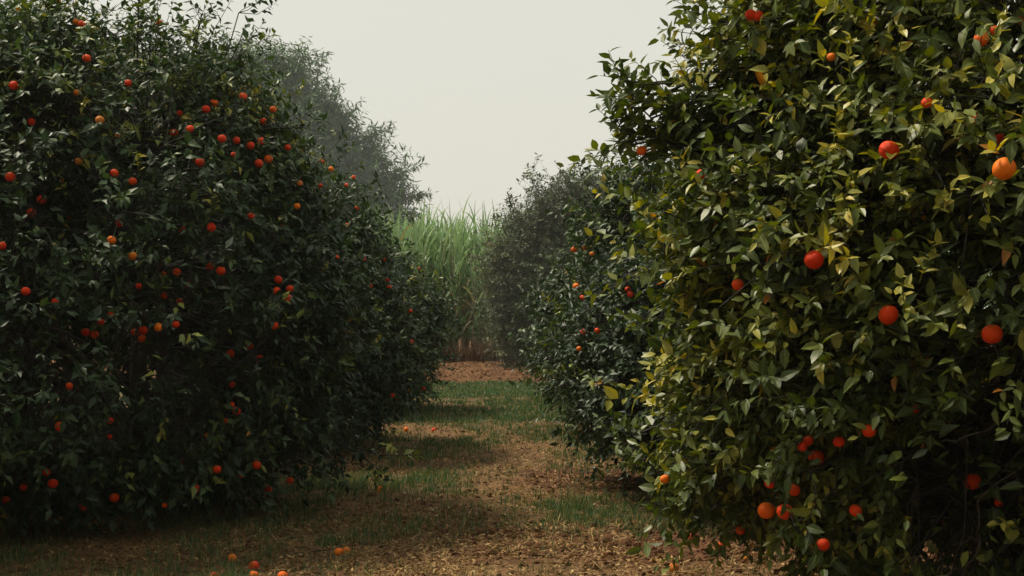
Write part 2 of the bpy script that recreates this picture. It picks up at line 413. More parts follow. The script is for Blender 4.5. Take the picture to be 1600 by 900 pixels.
# ------------------------------------------------------------------ fruit list (photo pixel, diameter m, colour, depth behind crown face)
# filled before the crowns so that leaves give way to the fruit
FR = {
 'A': [(126,36,.07,'ripe',0),(117,33,.065,'yellow',.03),(134,90,.078,'ripe',0),(248,35,.07,'ripe',.05),(20,133,.085,'ripe',0),(155,187,.08,'yellow',0),
       (199,129,.065,'ripe',0),(118,144,.06,'yellow',.02),(321,170,.08,'ripe',0),(334,160,.078,'bright',.03),(379,150,.08,'ripe',0),(280,176,.06,'ripe',0),
       (296,201,.075,'ripe',0),(271,207,.08,'ripe',.06),(346,216,.08,'ripe',0),(369,219,.075,'ripe',0),(391,227,.08,'ripe',0),(364,241,.05,'ripe',0),
       (312,253,.085,'ripe',.04),(178,270,.075,'ripe',0),(207,283,.07,'ripe',0),(15,276,.085,'ripe',0),(97,282,.07,'yellow',.02),(122,252,.07,'yellow',.08),
       (48,190,.07,'ripe',0),(183,212,.06,'yellow',.1),(426,170,.07,'bright',0),(411,189,.07,'ripe',.05),(408,220,.08,'ripe',.02),(419,248,.085,'bright',0),(404,255,.085,'ripe',0),
       (449,230,.065,'ripe',0),(468,286,.06,'bright',0),(64,312,.085,'ripe',0),(48,332,.085,'ripe',0),(107,340,.07,'yellow',.08),(186,349,.075,'ripe',.03),
       (174,375,.075,'bright',0),(207,400,.075,'yellow',0),(330,355,.085,'ripe',0),(285,358,.07,'ripe',.14),(392,338,.07,'ripe',.06),(40,455,.075,'ripe',0),
       (86,471,.06,'ripe',.12),(345,423,.085,'ripe',0),(328,416,.08,'ripe',.16),(276,425,.075,'ripe',.06),(255,430,.07,'ripe',.1),(292,443,.08,'ripe',.2),
       (217,447,.06,'ripe',.05),(256,462,.075,'ripe',.18),(281,471,.065,'ripe',.12),(134,519,.08,'ripe',0),(148,523,.075,'ripe',0),(158,503,.06,'ripe',.06),
       (224,516,.078,'ripe',0),(211,519,.07,'ripe',.1),(222,529,.075,'ripe',.05),(248,511,.078,'bright',0),(275,507,.065,'ripe',.06),(360,552,.08,'ripe',0),
       (391,541,.07,'ripe',.08),(3,384,.07,'ripe',0),(174,490,.06,'ripe',.1),(464,322,.065,'bright',0),(435,437,.078,'ripe',0),(432,455,.08,'ripe',.08),(449,465,.075,'ripe',.04),
       (453,451,.07,'ripe',.08),(429,509,.075,'ripe',0),(406,560,.08,'ripe',.06),(109,603,.06,'ripe',0),(95,666,.085,'ripe',0),(173,657,.065,'ripe',0),(172,682,.05,'ripe',0),
       (84,755,.088,'ripe',0),(74,738,.07,'ripe',.08),(38,761,.07,'ripe',.1),(11,781,.075,'ripe',.06),(180,777,.085,'ripe',0),(131,805,.08,'ripe',.08),
       (370,642,.078,'ripe',0),(361,633,.075,'ripe',.05),(355,657,.055,'ripe',.05),(325,681,.065,'yellow',.02),(340,733,.078,'ripe',0),(306,763,.085,'ripe',.05),
       (287,721,.07,'ripe',.12),(336,748,.06,'green',0),(363,601,.06,'ripe',.05),(376,742,.06,'ripe',.08),(402,726,.085,'ripe',0),(454,750,.07,'ripe',0),(258,789,.05,'ripe',0),
       (420,785,.08,'ripe',.05),(517,264,.058,'bright',0),(502,252,.056,'ripe',.03),(500,290,.05,'ripe',0),(526,402,.048,'ripe',.05),(558,324,.052,'bright',0)],
 'B': [(552,277,.07,'ripe',0),(541,289,.06,'ripe',0),
       (542,352,.06,'ripe',0),(568,404,.075,'ripe',0),(608,449,.075,'ripe',0),(605,437,.06,'ripe',.05),(579,447,.06,'ripe',.08),(601,406,.06,'ripe',.1),(613,618,.075,'ripe',.02),(641,486,.068,'ripe',0),(643,534,.07,'ripe',0)],
 'C': [(662,607,.08,'ripe',.03),(655,420,.07,'ripe',.03)],
 'D': [(1390,234,.085,'ripe',0),(1570,263,.092,'bright',0),(1272,406,.086,'ripe',0),(1388,492,.088,'ripe',0),(1550,522,.088,'ripe',0),(1535,60,.075,'bright',0),
       (1557,47,.055,'ripe',.03),(1528,186,.06,'ripe',.08),(1563,217,.06,'ripe',.12),(1174,22,.07,'ripe',0),(1186,24,.065,'ripe',0),(1300,88,.05,'bright',0),
       (1450,160,.06,'ripe',.05),(1003,235,.065,'bright',0),(1095,272,.06,'ripe',.05),(1153,445,.075,'ripe',.1),(1443,560,.065,'ripe',.1),(1432,639,.06,'ripe',.1),
       (1357,673,.075,'ripe',0),(1310,690,.065,'ripe',.02),(1262,688,.06,'ripe',.05),(1253,698,.055,'ripe',0),(1275,715,.08,'ripe',.12),(1518,752,.085,'ripe',.1),
       (1492,803,.075,'ripe',.12),(1477,817,.075,'yellow',.15),(1197,797,.09,'bright',0),(1226,799,.08,'ripe',.03),(1203,754,.07,'ripe',.05),(1336,797,.075,'ripe',0),
       (1285,850,.075,'ripe',0),(1156,828,.06,'ripe',0),(1038,748,.06,'bright',0),(1559,785,.05,'ripe',.05),(1240,765,.075,'ripe',.08)],
 'E': [(914,387,.06,'yellow',0),(985,460,.07,'ripe',0),(981,452,.06,'ripe',.04),(925,397,.06,'yellow',.02),(933,517,.065,'ripe',.02),(897,390,.075,'bright',0),(900,447,.07,'bright',0),(905,545,.06,'bright',0),(911,518,.065,'ripe',.04),(910,465,.055,'ripe',.04)],
}
GROUND_FR = [(530,855,.07,'bright','orange lying in front of a second one on bare ground mid alley'),(542,855,.066,'yellow','duller windfall orange touching a brighter one mid alley'),
 (594,760,.072,'bright','lone windfall orange on grass below the drooping left sprig'),(635,669,.08,'bright','far windfall orange by the dark skirt of the left row'),
 (678,669,.075,'ripe','far windfall orange out in the middle of the alley'),(443,896,.075,'bright','windfall orange cut by the bottom frame edge left of centre'),
 (398,880,.075,'ripe','upper windfall orange of two in the dark grass at lower left'),(398,894,.075,'bright','lower windfall orange of two in the dark grass at lower left'),
 (364,866,.075,'yellow','dull brownish windfall orange in shade under the large left tree'),(336,893,.06,'ripe','small dim windfall orange in the black shade at lower left'),
 (1052,885,.078,'yellow','yellowish windfall orange on litter in front of the right tree'),(1082,832,.075,'ripe','reddish windfall orange on dark soil under the right tree skirt'),
 (1124,848,.068,'ripe','dim windfall orange in the shade below the right tree'),(1162,868,.062,'yellow','half hidden yellow windfall among leaves below the right tree'),
 (1270,879,.072,'bright','bright windfall orange on sunlit litter under the right tree'),(1386,890,.06,'bright','small windfall in litter under the middle of the right tree'),
 (1541,882,.075,'bright','windfall orange at the bottom right corner under bare branches'),(901,683,.07,'ripe','windfall orange at the foot of the second right tree'),
 (334,798,.075,'bright','windfall orange on lit ground seen under the large left tree skirt'),(543,754,.055,'green','green unripe windfall in grass near the drooping left sprig')]

CAM = np.array([0, 0, CAMH])


def ray(px, py):
    d = np.array([(px - 800) / F_PX, 1.0, (HOR - py) / F_PX])
    return d


# ------------------------------------------------------------------ trees
def lobe_arrays(lobes, bx, by):
    C = np.array([[bx + l[0], by + l[1], l[2]] for l in lobes]); S = np.array([l[3:6] for l in lobes])
    return C, S


def lobe_hit(d, C, S):
    best = None
    for c, s in zip(C, S):
        o = (CAM - c) / s; dd = d / s
        a = dd @ dd; b = 2 * o @ dd; q = o @ o - 1
        disc = b * b - 4 * a * q
        if disc < 0: continue
        t = (-b - math.sqrt(disc)) / (2 * a)
        if t > 0 and (best is None or t < best): best = t
    if best is None:                      # ray grazes past: nearest approach to the closest lobe
        bestd = 1e9
        for c, s in zip(C, S):
            t = (c - CAM) @ d / (d @ d); p = CAM + t * d
            m = np.linalg.norm((p - c) / s)
            if m < bestd: bestd, best = m, t
        best = best
    return best


FRUITS = []          # (tree key, px, py, position, diameter, colour)


def tree(key, name, label, base, lobes, n_boughs, shoots, per, leafL, lod, mat, tonefn, seed, trunk_r=.11, sprigs=(), group=None,
         back=.45, cat='tree', trunk_mat=None, sigma=.17, aspect=.47, minz=.1, branch_sides=4, inner=.16, droop=.25, vlo=.46, hollows=()):
    g = np.random.default_rng(seed)
    bx, by = base
    C, S = lobe_arrays(lobes, bx, by)
    root = empty(name, (bx, by, 0))
    tag(root, label, cat, group)
    inv = np.array([bx, by, 0.0])
    # bough centres on the bumpy shell of the lobes
    area = S[:, 0] * S[:, 2] + S[:, 1] * S[:, 2] + S[:, 0] * S[:, 1]
    pts, nor, dep = [], [], []
    while sum(len(p) for p in pts) < n_boughs:
        m = n_boughs * 3
        li = g.choice(len(C), m, p=area / area.sum())
        u = nrm(g.normal(size=(m, 3)))
        layer = g.choice(3, m, p=[1 - .26 - inner, .26, inner])
        dd = np.where(layer == 0, -np.abs(g.normal(0, .10, m)), np.where(layer == 1, g.uniform(-.6, -.2, m), g.uniform(-1.3, -.6, m)))
        bump = 1 + .5 * (fbm(C[li] + u * S[li], 1.15 * 2.1 / S[li][:, 0].mean(), 3, seed) - .5)
        rr = S[li] * bump[:, None] + dd[:, None] * (S[li].min(1) / 2.0)[:, None]
        P = C[li] + u * np.maximum(rr, .1)
        Nn = nrm(u / S[li])
        q = np.min(np.stack([np.linalg.norm((P - c) / s, axis=1) + (li == k) * 9 for k, (c, s) in enumerate(zip(C, S))]), 0)
        face = (Nn * nrm(CAM - P)).sum(1)
        void = fbm(P, 3.6 / S.mean(), 2, seed + 3)
        ok = (q > .86) & (P[:, 2] > minz) & ((dd < -.25) | (g.random(m) < np.clip((void - vlo) / .10, .06, 1))) & (g.random(m) < np.where(face > -.15, 1, back))
        pts.append(P[ok]); nor.append(Nn[ok]); dep.append(dd[ok])
    P = np.concatenate(pts)[:n_boughs]; Nn = np.concatenate(nor)[:n_boughs]; Dp = np.concatenate(dep)[:n_boughs]
    # extra long sprigs that break the outline: (px, py, distance, direction)
    for (px, py, dist, dv, cnt) in sprigs:
        c0 = CAM + ray(px, py) * dist
        for j in range(cnt):
            t = j / max(1, cnt - 1)
            pp = c0 - np.array(dv) * (.55 * (1 - t)) + g.normal(0, .05, 3)
            P = np.vstack([P, pp]); Nn = np.vstack([Nn, nrm(np.array(dv, float))]); Dp = np.append(Dp, .05)
    nb = len(P)
    # shoots round each bough
    ns = np.maximum(2, (shoots * np.clip(g.lognormal(0, .35, nb), .4, 2.2)).astype(int))
    ns[n_boughs:] = np.minimum(ns[n_boughs:], 3)
    bi = np.repeat(np.arange(nb), ns); m = len(bi)
    off = g.normal(0, sigma, (m, 3)) * np.where(bi < n_boughs, 1, .3)[:, None]
    sp = P[bi] + off
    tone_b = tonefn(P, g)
    low = np.clip((1.0 - sp[:, 2]) / 1.0, 0, 1) if lod < 2 else np.zeros(m)
    sd = nrm(Nn[bi] * .75 + off / sigma * .35 + g.normal(0, .45, (m, 3)) + np.array([0, 0, .35]) - np.array([0, 0, .9]) * low[:, None])
    SL = leafL * g.uniform(1.2, 3.0, m)
    # leaves along each shoot
    k = per
    t = np.linspace(.12, 1, k)
    li = np.repeat(np.arange(m), k); tt = np.tile(t, m) + g.normal(0, .05, m * k)
    up = np.array([0, 0, 1.0])
    axis = sd[li]
    e1 = nrm(np.cross(axis, nrm(np.array([.3, .5, .81])))); e2 = np.cross(axis, e1)
    phi = np.tile(np.arange(k) * 2.4, m) + np.repeat(g.uniform(0, 6.28, m), k)
    rad = np.cos(phi)[:, None] * e1 + np.sin(phi)[:, None] * e2
    d = nrm(axis * (.35 + .5 * tt)[:, None] + rad * .85 + g.normal(0, .22, (m * k, 3)) - up * (droop * g.uniform(.2, 1.6, (m * k, 1))))
    nn = nrm(up * .75 + axis * .55 + g.normal(0, .38, (m * k, 3)))
    bend = sp[li] + axis * (SL[li] * tt)[:, None] - up * (SL[li] * tt ** 2 * .18)[:, None]
    L = leafL * g.uniform(.55, 1.22, m * k) * (1.0 - .25 * (tt > .9))
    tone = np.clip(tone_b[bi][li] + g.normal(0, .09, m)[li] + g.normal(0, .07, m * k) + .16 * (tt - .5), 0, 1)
    ylw = g.random(m * k) < .012
    tone = np.where(ylw, np.clip(tone + g.uniform(.2, .6, m * k), 0, 1), np.minimum(tone, .93))
    keep = (bend[:, 2] > .10) & (g.random(m * k) > .08)
    for (px, py, dist_, rad_) in hollows:
        c_ = CAM + ray(px, py) * dist_
        e_ = np.linalg.norm(bend + d * L[:, None] * .5 - c_, axis=1) / rad_
        keep &= (e_ > 1 + .6 * (noise(bend, 4.0, 9) - .5)) | (g.random(len(e_)) < .10)
    # fruit of this tree
    for (px, py, dia, colr, deep) in FR.get(key, ()):
        dv = ray(px, py); tt0 = lobe_hit(dv, C, S)
        dia = dia * (.80 if key != 'D' else (1 if dia > .079 else .82))
        ct = bend + d * L[:, None] * .5 - CAM
        al0 = ct @ dv / (dv @ dv)
        near = np.linalg.norm(ct - al0[:, None] * dv, axis=1) < .13
        near &= keep
        if near.sum() > 4:                   # hang it just inside the outermost leaves
            zs = np.sort(al0[near]); tt0 = zs[min(len(zs) - 1, 12 if key == 'D' else 20)]
        pos = CAM + dv * (tt0 + deep * (2.2 if key == 'D' else 1.8) + .02)
        pos[2] = max(pos[2], .22)
        FRUITS.append((key, px, py, pos, dia, colr))
        mid = bend + d * L[:, None] * .5
        rel = mid - pos
        dist = np.linalg.norm(rel, axis=1)
        outd = nrm(nrm(CAM - pos) * .8 + np.array([0, 0, .1]))
        al = np.clip(rel @ outd, 0, .8); pd = np.linalg.norm(rel - al[:, None] * outd, axis=1)
        kill = (dist < dia * .72) | ((pd < dia * (.85 if deep < .05 else .6)) & (al > 0) & (g.random(len(al)) < (.90 if key == 'D' and dia > .079 else .66) - (.30 if deep >= .03 else 0)))
        keep &= ~kill
    bend, d, nn, L, tone = bend[keep], d[keep], nn[keep], L[keep], tone[keep]
    n = len(bend)
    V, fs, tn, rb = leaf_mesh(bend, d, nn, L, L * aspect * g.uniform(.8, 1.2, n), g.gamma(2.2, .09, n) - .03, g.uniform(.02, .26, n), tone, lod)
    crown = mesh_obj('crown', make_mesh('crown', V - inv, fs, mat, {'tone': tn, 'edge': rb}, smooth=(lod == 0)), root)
    # wood
    H = C[:, 2].mean()
    tp = np.array([[[0, 0, -.05], [.02, .01, .2], [.0, .03, .45], [.03, .02, .7], [.02, 0, H * .75 / max(1, H / 2.2)]]]) * np.array([1, 1, max(1, H / 2.2)])
    rr = np.array([[1.35, 1.05, .95, .9, .45]]) * trunk_r
    V, Q = tubes(tp, rr, 12)
    V = V * (1 + .10 * (noise(V, 9, seed)[:, None] - .5) * np.array([1, 1, 0]))
    mesh_obj('trunk', make_mesh('trunk', V, [Q], trunk_mat or M_BARK), root)
    nl = 6
    a = np.arange(nl) * 2 * math.pi / nl + g.uniform(0, .6, nl)
    s0 = S.mean(0)
    hb = g.uniform(.45, .95, nl) * max(1, H / 2.2)
    st = np.stack([0 * a + .01, 0 * a + .02, hb], -1)
    en = np.stack([np.cos(a) * s0[0] * .62, np.sin(a) * s0[1] * .62, H + s0[2] * g.uniform(-.2, .6, nl)], -1) + np.array([C[:, 0].mean() - bx, C[:, 1].mean() - by, 0])
    mdl = np.stack([np.cos(a) * s0[0] * .5, np.sin(a) * s0[1] * .5, hb + .35 * (H - hb)], -1)
    LB = bezier(st, mdl, en, 9)
    LB[:, 1:-1] += g.normal(0, .03, (nl, 7, 3))
    for j in range(nl):
        V, Q = tubes(LB[j:j + 1], (np.linspace(.55, .16, 9) * trunk_r)[None], 8)
        mesh_obj('limb', make_mesh('limb', V, [Q], trunk_mat or M_BARK), root)
    nodes = LB[:, 2:].reshape(-1, 3) + inv
    kb, ks = np.ones(len(P), bool), np.ones(m, bool)
    for (px, py, dist_, rad_) in hollows:
        c_ = CAM + ray(px, py) * dist_
        kb &= (np.linalg.norm(P - c_, axis=1) > rad_) | (g.random(len(P)) < .2)
        ks &= (np.linalg.norm(sp + sd * SL[:, None] * .6 - c_, axis=1) > rad_) | (g.random(m) < .12)
    dist = np.linalg.norm(P[:, None] - nodes[None], axis=2)
    src = nodes[dist.argmin(1)]
    midp = (src + P) / 2 + np.array([0, 0, .12]) + g.normal(0, .08, (nb, 3))
    Vb, Qb = tubes(bezier(src, midp, P, 6)[kb], np.linspace(.012, .005, 6)[None] * np.ones((kb.sum(), 1)) * trunk_r / .11, branch_sides)
    tips = sp + sd * SL[:, None] - up * (SL * .18)[:, None]
    Vt, Qt = tubes(np.stack([P[bi], sp * .75 + P[bi] * .25 + sd * .02, tips], 1)[ks], np.array([[.0045, .0032, .0014]]) * np.ones((ks.sum(), 1)) * trunk_r / .11, 3)
    mesh_obj('branchwork', make_mesh('branchwork', np.vstack([Vb, Vt]) - inv, [Qb, Qt + len(Vb)], M_TWIG if trunk_mat is None else trunk_mat), root)
    return root, crown


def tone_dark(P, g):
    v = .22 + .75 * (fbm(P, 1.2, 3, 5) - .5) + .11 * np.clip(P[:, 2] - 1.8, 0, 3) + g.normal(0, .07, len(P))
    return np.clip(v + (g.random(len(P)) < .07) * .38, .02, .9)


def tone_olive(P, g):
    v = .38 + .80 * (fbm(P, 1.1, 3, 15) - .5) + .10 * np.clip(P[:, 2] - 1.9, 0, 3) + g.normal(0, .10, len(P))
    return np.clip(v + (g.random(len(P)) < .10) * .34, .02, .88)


GROUP = 'orange trees along the alley'
# left row
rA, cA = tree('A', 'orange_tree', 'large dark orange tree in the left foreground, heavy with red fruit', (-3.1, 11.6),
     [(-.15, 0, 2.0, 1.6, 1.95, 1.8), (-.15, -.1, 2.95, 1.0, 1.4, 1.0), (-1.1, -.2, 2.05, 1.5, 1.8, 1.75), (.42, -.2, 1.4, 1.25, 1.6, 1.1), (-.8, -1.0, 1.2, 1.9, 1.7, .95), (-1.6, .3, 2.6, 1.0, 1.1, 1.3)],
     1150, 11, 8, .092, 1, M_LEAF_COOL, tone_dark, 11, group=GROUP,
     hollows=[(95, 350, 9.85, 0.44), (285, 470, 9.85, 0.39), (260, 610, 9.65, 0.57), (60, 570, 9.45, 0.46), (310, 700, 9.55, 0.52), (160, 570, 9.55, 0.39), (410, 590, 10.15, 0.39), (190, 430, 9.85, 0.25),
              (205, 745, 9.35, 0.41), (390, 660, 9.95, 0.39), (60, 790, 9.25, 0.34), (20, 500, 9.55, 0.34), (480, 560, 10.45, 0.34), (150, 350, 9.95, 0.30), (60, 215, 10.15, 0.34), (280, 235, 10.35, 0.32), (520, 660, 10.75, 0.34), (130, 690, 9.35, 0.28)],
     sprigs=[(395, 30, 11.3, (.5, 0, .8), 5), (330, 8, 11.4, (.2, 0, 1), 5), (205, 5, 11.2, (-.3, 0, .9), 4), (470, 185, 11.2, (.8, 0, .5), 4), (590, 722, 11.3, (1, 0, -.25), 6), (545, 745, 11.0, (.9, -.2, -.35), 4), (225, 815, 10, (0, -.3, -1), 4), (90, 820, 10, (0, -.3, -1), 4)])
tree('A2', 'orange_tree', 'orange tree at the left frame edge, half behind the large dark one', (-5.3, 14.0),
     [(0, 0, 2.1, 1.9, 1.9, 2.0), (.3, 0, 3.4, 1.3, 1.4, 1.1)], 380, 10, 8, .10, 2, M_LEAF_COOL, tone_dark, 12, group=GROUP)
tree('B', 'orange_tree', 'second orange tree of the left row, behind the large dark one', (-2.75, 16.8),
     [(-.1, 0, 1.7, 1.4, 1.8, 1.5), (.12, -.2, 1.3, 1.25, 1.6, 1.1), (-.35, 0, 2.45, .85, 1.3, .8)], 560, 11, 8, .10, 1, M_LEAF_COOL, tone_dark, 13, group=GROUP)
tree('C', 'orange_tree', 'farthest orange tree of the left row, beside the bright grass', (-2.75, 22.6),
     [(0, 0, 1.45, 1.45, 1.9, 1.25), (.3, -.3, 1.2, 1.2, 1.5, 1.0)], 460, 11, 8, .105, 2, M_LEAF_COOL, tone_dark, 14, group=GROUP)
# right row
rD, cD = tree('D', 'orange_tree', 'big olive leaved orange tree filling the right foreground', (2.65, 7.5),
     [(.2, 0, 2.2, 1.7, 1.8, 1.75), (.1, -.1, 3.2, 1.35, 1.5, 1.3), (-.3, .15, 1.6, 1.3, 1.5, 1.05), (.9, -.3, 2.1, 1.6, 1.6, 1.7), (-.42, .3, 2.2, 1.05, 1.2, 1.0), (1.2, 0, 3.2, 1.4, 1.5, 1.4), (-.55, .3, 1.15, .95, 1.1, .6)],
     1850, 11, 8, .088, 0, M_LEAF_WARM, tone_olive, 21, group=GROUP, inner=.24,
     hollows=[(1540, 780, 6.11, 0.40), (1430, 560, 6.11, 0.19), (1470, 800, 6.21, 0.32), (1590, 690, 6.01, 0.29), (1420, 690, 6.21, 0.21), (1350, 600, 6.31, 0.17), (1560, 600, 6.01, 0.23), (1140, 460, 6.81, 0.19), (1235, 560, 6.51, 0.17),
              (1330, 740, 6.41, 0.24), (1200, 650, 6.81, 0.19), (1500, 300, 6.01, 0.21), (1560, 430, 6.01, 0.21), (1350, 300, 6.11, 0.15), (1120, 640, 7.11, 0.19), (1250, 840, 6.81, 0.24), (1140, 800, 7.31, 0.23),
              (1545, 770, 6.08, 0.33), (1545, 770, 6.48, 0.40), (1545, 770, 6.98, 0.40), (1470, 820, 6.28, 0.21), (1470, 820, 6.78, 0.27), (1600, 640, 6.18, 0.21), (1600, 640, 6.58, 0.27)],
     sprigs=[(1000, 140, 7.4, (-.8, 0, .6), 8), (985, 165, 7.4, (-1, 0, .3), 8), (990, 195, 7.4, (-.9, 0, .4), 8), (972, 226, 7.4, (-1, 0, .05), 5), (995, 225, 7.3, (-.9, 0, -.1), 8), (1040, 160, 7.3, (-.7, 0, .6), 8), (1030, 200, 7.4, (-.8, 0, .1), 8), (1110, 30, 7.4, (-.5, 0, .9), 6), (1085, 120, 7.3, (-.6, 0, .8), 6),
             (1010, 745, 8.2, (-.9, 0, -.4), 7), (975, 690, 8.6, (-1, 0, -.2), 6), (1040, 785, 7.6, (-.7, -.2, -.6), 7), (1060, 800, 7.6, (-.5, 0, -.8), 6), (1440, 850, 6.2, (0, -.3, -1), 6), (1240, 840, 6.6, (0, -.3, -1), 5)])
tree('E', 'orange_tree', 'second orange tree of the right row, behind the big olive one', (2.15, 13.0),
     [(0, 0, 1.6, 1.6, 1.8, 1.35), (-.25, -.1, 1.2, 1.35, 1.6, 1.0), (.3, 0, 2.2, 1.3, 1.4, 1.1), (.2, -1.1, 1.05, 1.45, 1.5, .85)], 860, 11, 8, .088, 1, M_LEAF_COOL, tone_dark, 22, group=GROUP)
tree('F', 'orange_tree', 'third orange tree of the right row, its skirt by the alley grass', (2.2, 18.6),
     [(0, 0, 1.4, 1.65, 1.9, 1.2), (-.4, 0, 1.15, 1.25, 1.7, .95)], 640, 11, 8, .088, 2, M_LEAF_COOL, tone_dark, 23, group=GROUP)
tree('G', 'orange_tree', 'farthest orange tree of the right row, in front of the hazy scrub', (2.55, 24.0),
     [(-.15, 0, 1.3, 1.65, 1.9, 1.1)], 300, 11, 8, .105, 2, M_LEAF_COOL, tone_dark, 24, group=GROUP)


# the rows go on beside and behind the camera
for i, (x_, y_) in enumerate([(-4.7, 5.7), (-3.5, .7), (3.5, 1.2), (3.2, -4.4), (7.7, 4.0), (7.9, 9.4), (-8.4, 8.6)]):
    tree('K%d' % i, 'orange_tree', 'orange tree of the rows beside and behind the camera, outside the photo', (x_, y_),
         [(0, 0, 2.1, 1.75, 1.8, 1.8), (.1, -.1, 3.0, 1.2, 1.4, 1.2)], 240, 9, 8, .13, 2, M_LEAF_COOL, tone_dark, 50 + i, group='orange trees outside the photo', back=1)


# bright young shoots and bare branches on the two foreground trees
def young(root, crown, px, py, dist, dv, seed, n=12, L=.07, tone=.85):
    g = np.random.default_rng(seed)
    me_ = crown.data
    vv = np.empty(len(me_.vertices) * 3, np.float32); me_.vertices.foreach_get('co', vv)
    vv = vv.reshape(-1, 3) + np.array(root.location) - CAM; r_ = ray(px, py)
    al_ = vv @ r_ / (r_ @ r_); nr_ = np.linalg.norm(vv - al_[:, None] * r_, axis=1) < .12
    if nr_.sum() > 30: dist = float(np.sort(al_[nr_])[25])
    c = CAM + r_ * dist; dv = nrm(np.array(dv, float))
    t = np.linspace(.1, 1, n); base = c + dv[None] * (t * .17)[:, None] + g.normal(0, .012, (n, 3))
    e1 = nrm(np.cross(dv, [.3, .5, .8])); e2 = np.cross(dv, e1)
    ph = np.arange(n) * 2.4 + g.uniform(0, 6)
    d = dv[None] * .9 - np.array([0, 0, .25]) + (np.cos(ph)[:, None] * e1 + np.sin(ph)[:, None] * e2) * .75 + g.normal(0, .3, (n, 3))
    nn = dv[None] * .6 + np.array([0, -.3, .6]) + g.normal(0, .2, (n, 3))
    Ls = L * g.uniform(.6, 1.1, n)
    V, fs, tn, rb = leaf_mesh(base, d, nn, Ls, Ls * .50, g.uniform(0, .4, n), g.uniform(.05, .25, n), np.clip(tone + g.normal(0, .05, n), 0, 1), 0)
    Vs, Qs = tubes(np.stack([c - dv * .03, c + dv * .08, c + dv * .18])[None], np.array([[.004, .003, .0015]]), 5)
    V = np.vstack([V, Vs]); Qs = Qs + len(tn)
    o = mesh_obj('young_shoot', make_mesh('young_shoot', V - np.array(root.location), fs + [Qs], M_LEAF_WARM, {'tone': np.append(tn, np.full(len(Vs), .6)), 'edge': np.append(rb, np.ones(len(Vs)))}), crown)
    o['label'] = 'pale yellow green young shoot'


for i, (px, py, dist, dv) in enumerate([(1440, 432, 5.55, (.1, -.5, .7)), (1412, 478, 5.5, (-.2, -.6, .6)), (1048, 578, 6.9, (-.3, -.5, .3)), (1305, 215, 5.7, (0, -.4, .9)), (1400, 100, 5.9, (.1, -.5, .8)),
                                        (1330, 115, 5.9, (-.2, -.5, .8)), (1080, 135, 6.6, (-.5, -.3, .8)), (1100, 140, 6.6, (-.2, -.4, .9)), (1545, 80, 5.8, (.2, -.5, .8)), (1320, 318, 5.6, (0, -.6, .5)), (1462, 335, 5.5, (.2, -.6, .5)),
                                        (1590, 825, 5.7, (-.6, -.5, .2)), (1030, 355, 6.9, (-.6, -.4, .5))]):
    young(rD, cD, px, py, dist, dv, 300 + i)
for i, (px, py, dist, dv) in enumerate([(258, 648, 9.6, (0, -.5, -.8)), (330, 330, 9.7, (.1, -.5, .7)), (100, 305, 9.7, (0, -.5, .6)), (216, 268, 9.8, (.1, -.5, .5))]):
    young(rA, cA, px, py, dist, dv, 340 + i, n=7, tone=.8)


def bare(root, pts, r0, r1):
    P = np.array([[CAM + ray(px, py) * dd for (px, py, dd) in pts]])
    k = len(pts); t = np.linspace(0, k - 1, 4 * k)
    P = np.stack([np.interp(t, np.arange(k), P[0, :, i]) for i in range(3)], -1)[None]
    P[0, 1:-1] += rng.normal(0, .006, (4 * k - 2, 3))
    V, Q = tubes(P, np.linspace(r0, r1, 4 * k)[None] * .62, 7)
    mesh_obj('bare_branch', make_mesh('bare_branch', V - np.array(root.location), [Q], M_BAREB), root)['label'] = 'leafless grey branch'


bare(rD, [(1500, 905, 6.72), (1530, 850, 6.62), (1525, 780, 6.52), (1580, 740, 6.42), (1640, 690, 6.42)], .009, .005)
bare(rD, [(1470, 690, 6.22), (1520, 678, 6.22), (1580, 655, 6.32), (1640, 600, 6.42)], .004, .006)
bare(rD, [(1580, 720, 6.42), (1600, 790, 6.37), (1612, 850, 6.37)], .004, .002)
bare(rD, [(1532, 850, 6.62), (1515, 835, 6.62), (1490, 870, 6.67), (1478, 910, 6.72)], .006, .003)
bare(rD, [(1420, 600, 6.22), (1480, 560, 6.22), (1545, 545, 6.27), (1630, 520, 6.42)], .003, .005)


# ------------------------------------------------------------------ background: scrub tree, tall hazy trees, cane
def tone_scrub(P, g):
    return np.clip(.45 + .9 * (fbm(P, .7, 3, 51) - .5) - .04 * P[:, 2] + g.normal(0, .12, len(P)) + .25 * (P[:, 2] < 1.6), 0, 1)


tree('H', 'scrub_tree', 'hazy brownish scrub tree at the end of the alley, right of the cane', (1.55, 33.2),
     [(-.1, 0, 2.3, 1.75, 1.5, 1.9), (0, 0, 3.35, 1.15, 1.2, 1.1), (-.85, .1, 1.9, .85, 1.1, 1.6), (1.3, .3, 2.8, 1.6, 1.4, 1.9)],
     1150, 10, 8, .11, 2, M_BUSH, tone_scrub, 31, trunk_r=.10, cat='tree', sigma=.24, aspect=.45, droop=.1, inner=.1,
     sprigs=[(833, 268, 33, (-.1, 0, 1), 6), (870, 280, 33, (.1, 0, 1), 5), (905, 290, 33, (.2, 0, 1), 5), (800, 318, 33, (-.4, 0, .8), 5)])


def tone_far(P, g):
    return np.clip(.4 + .8 * (fbm(P, .3, 3, 61) - .5) + g.normal(0, .12, len(P)), 0, 1)


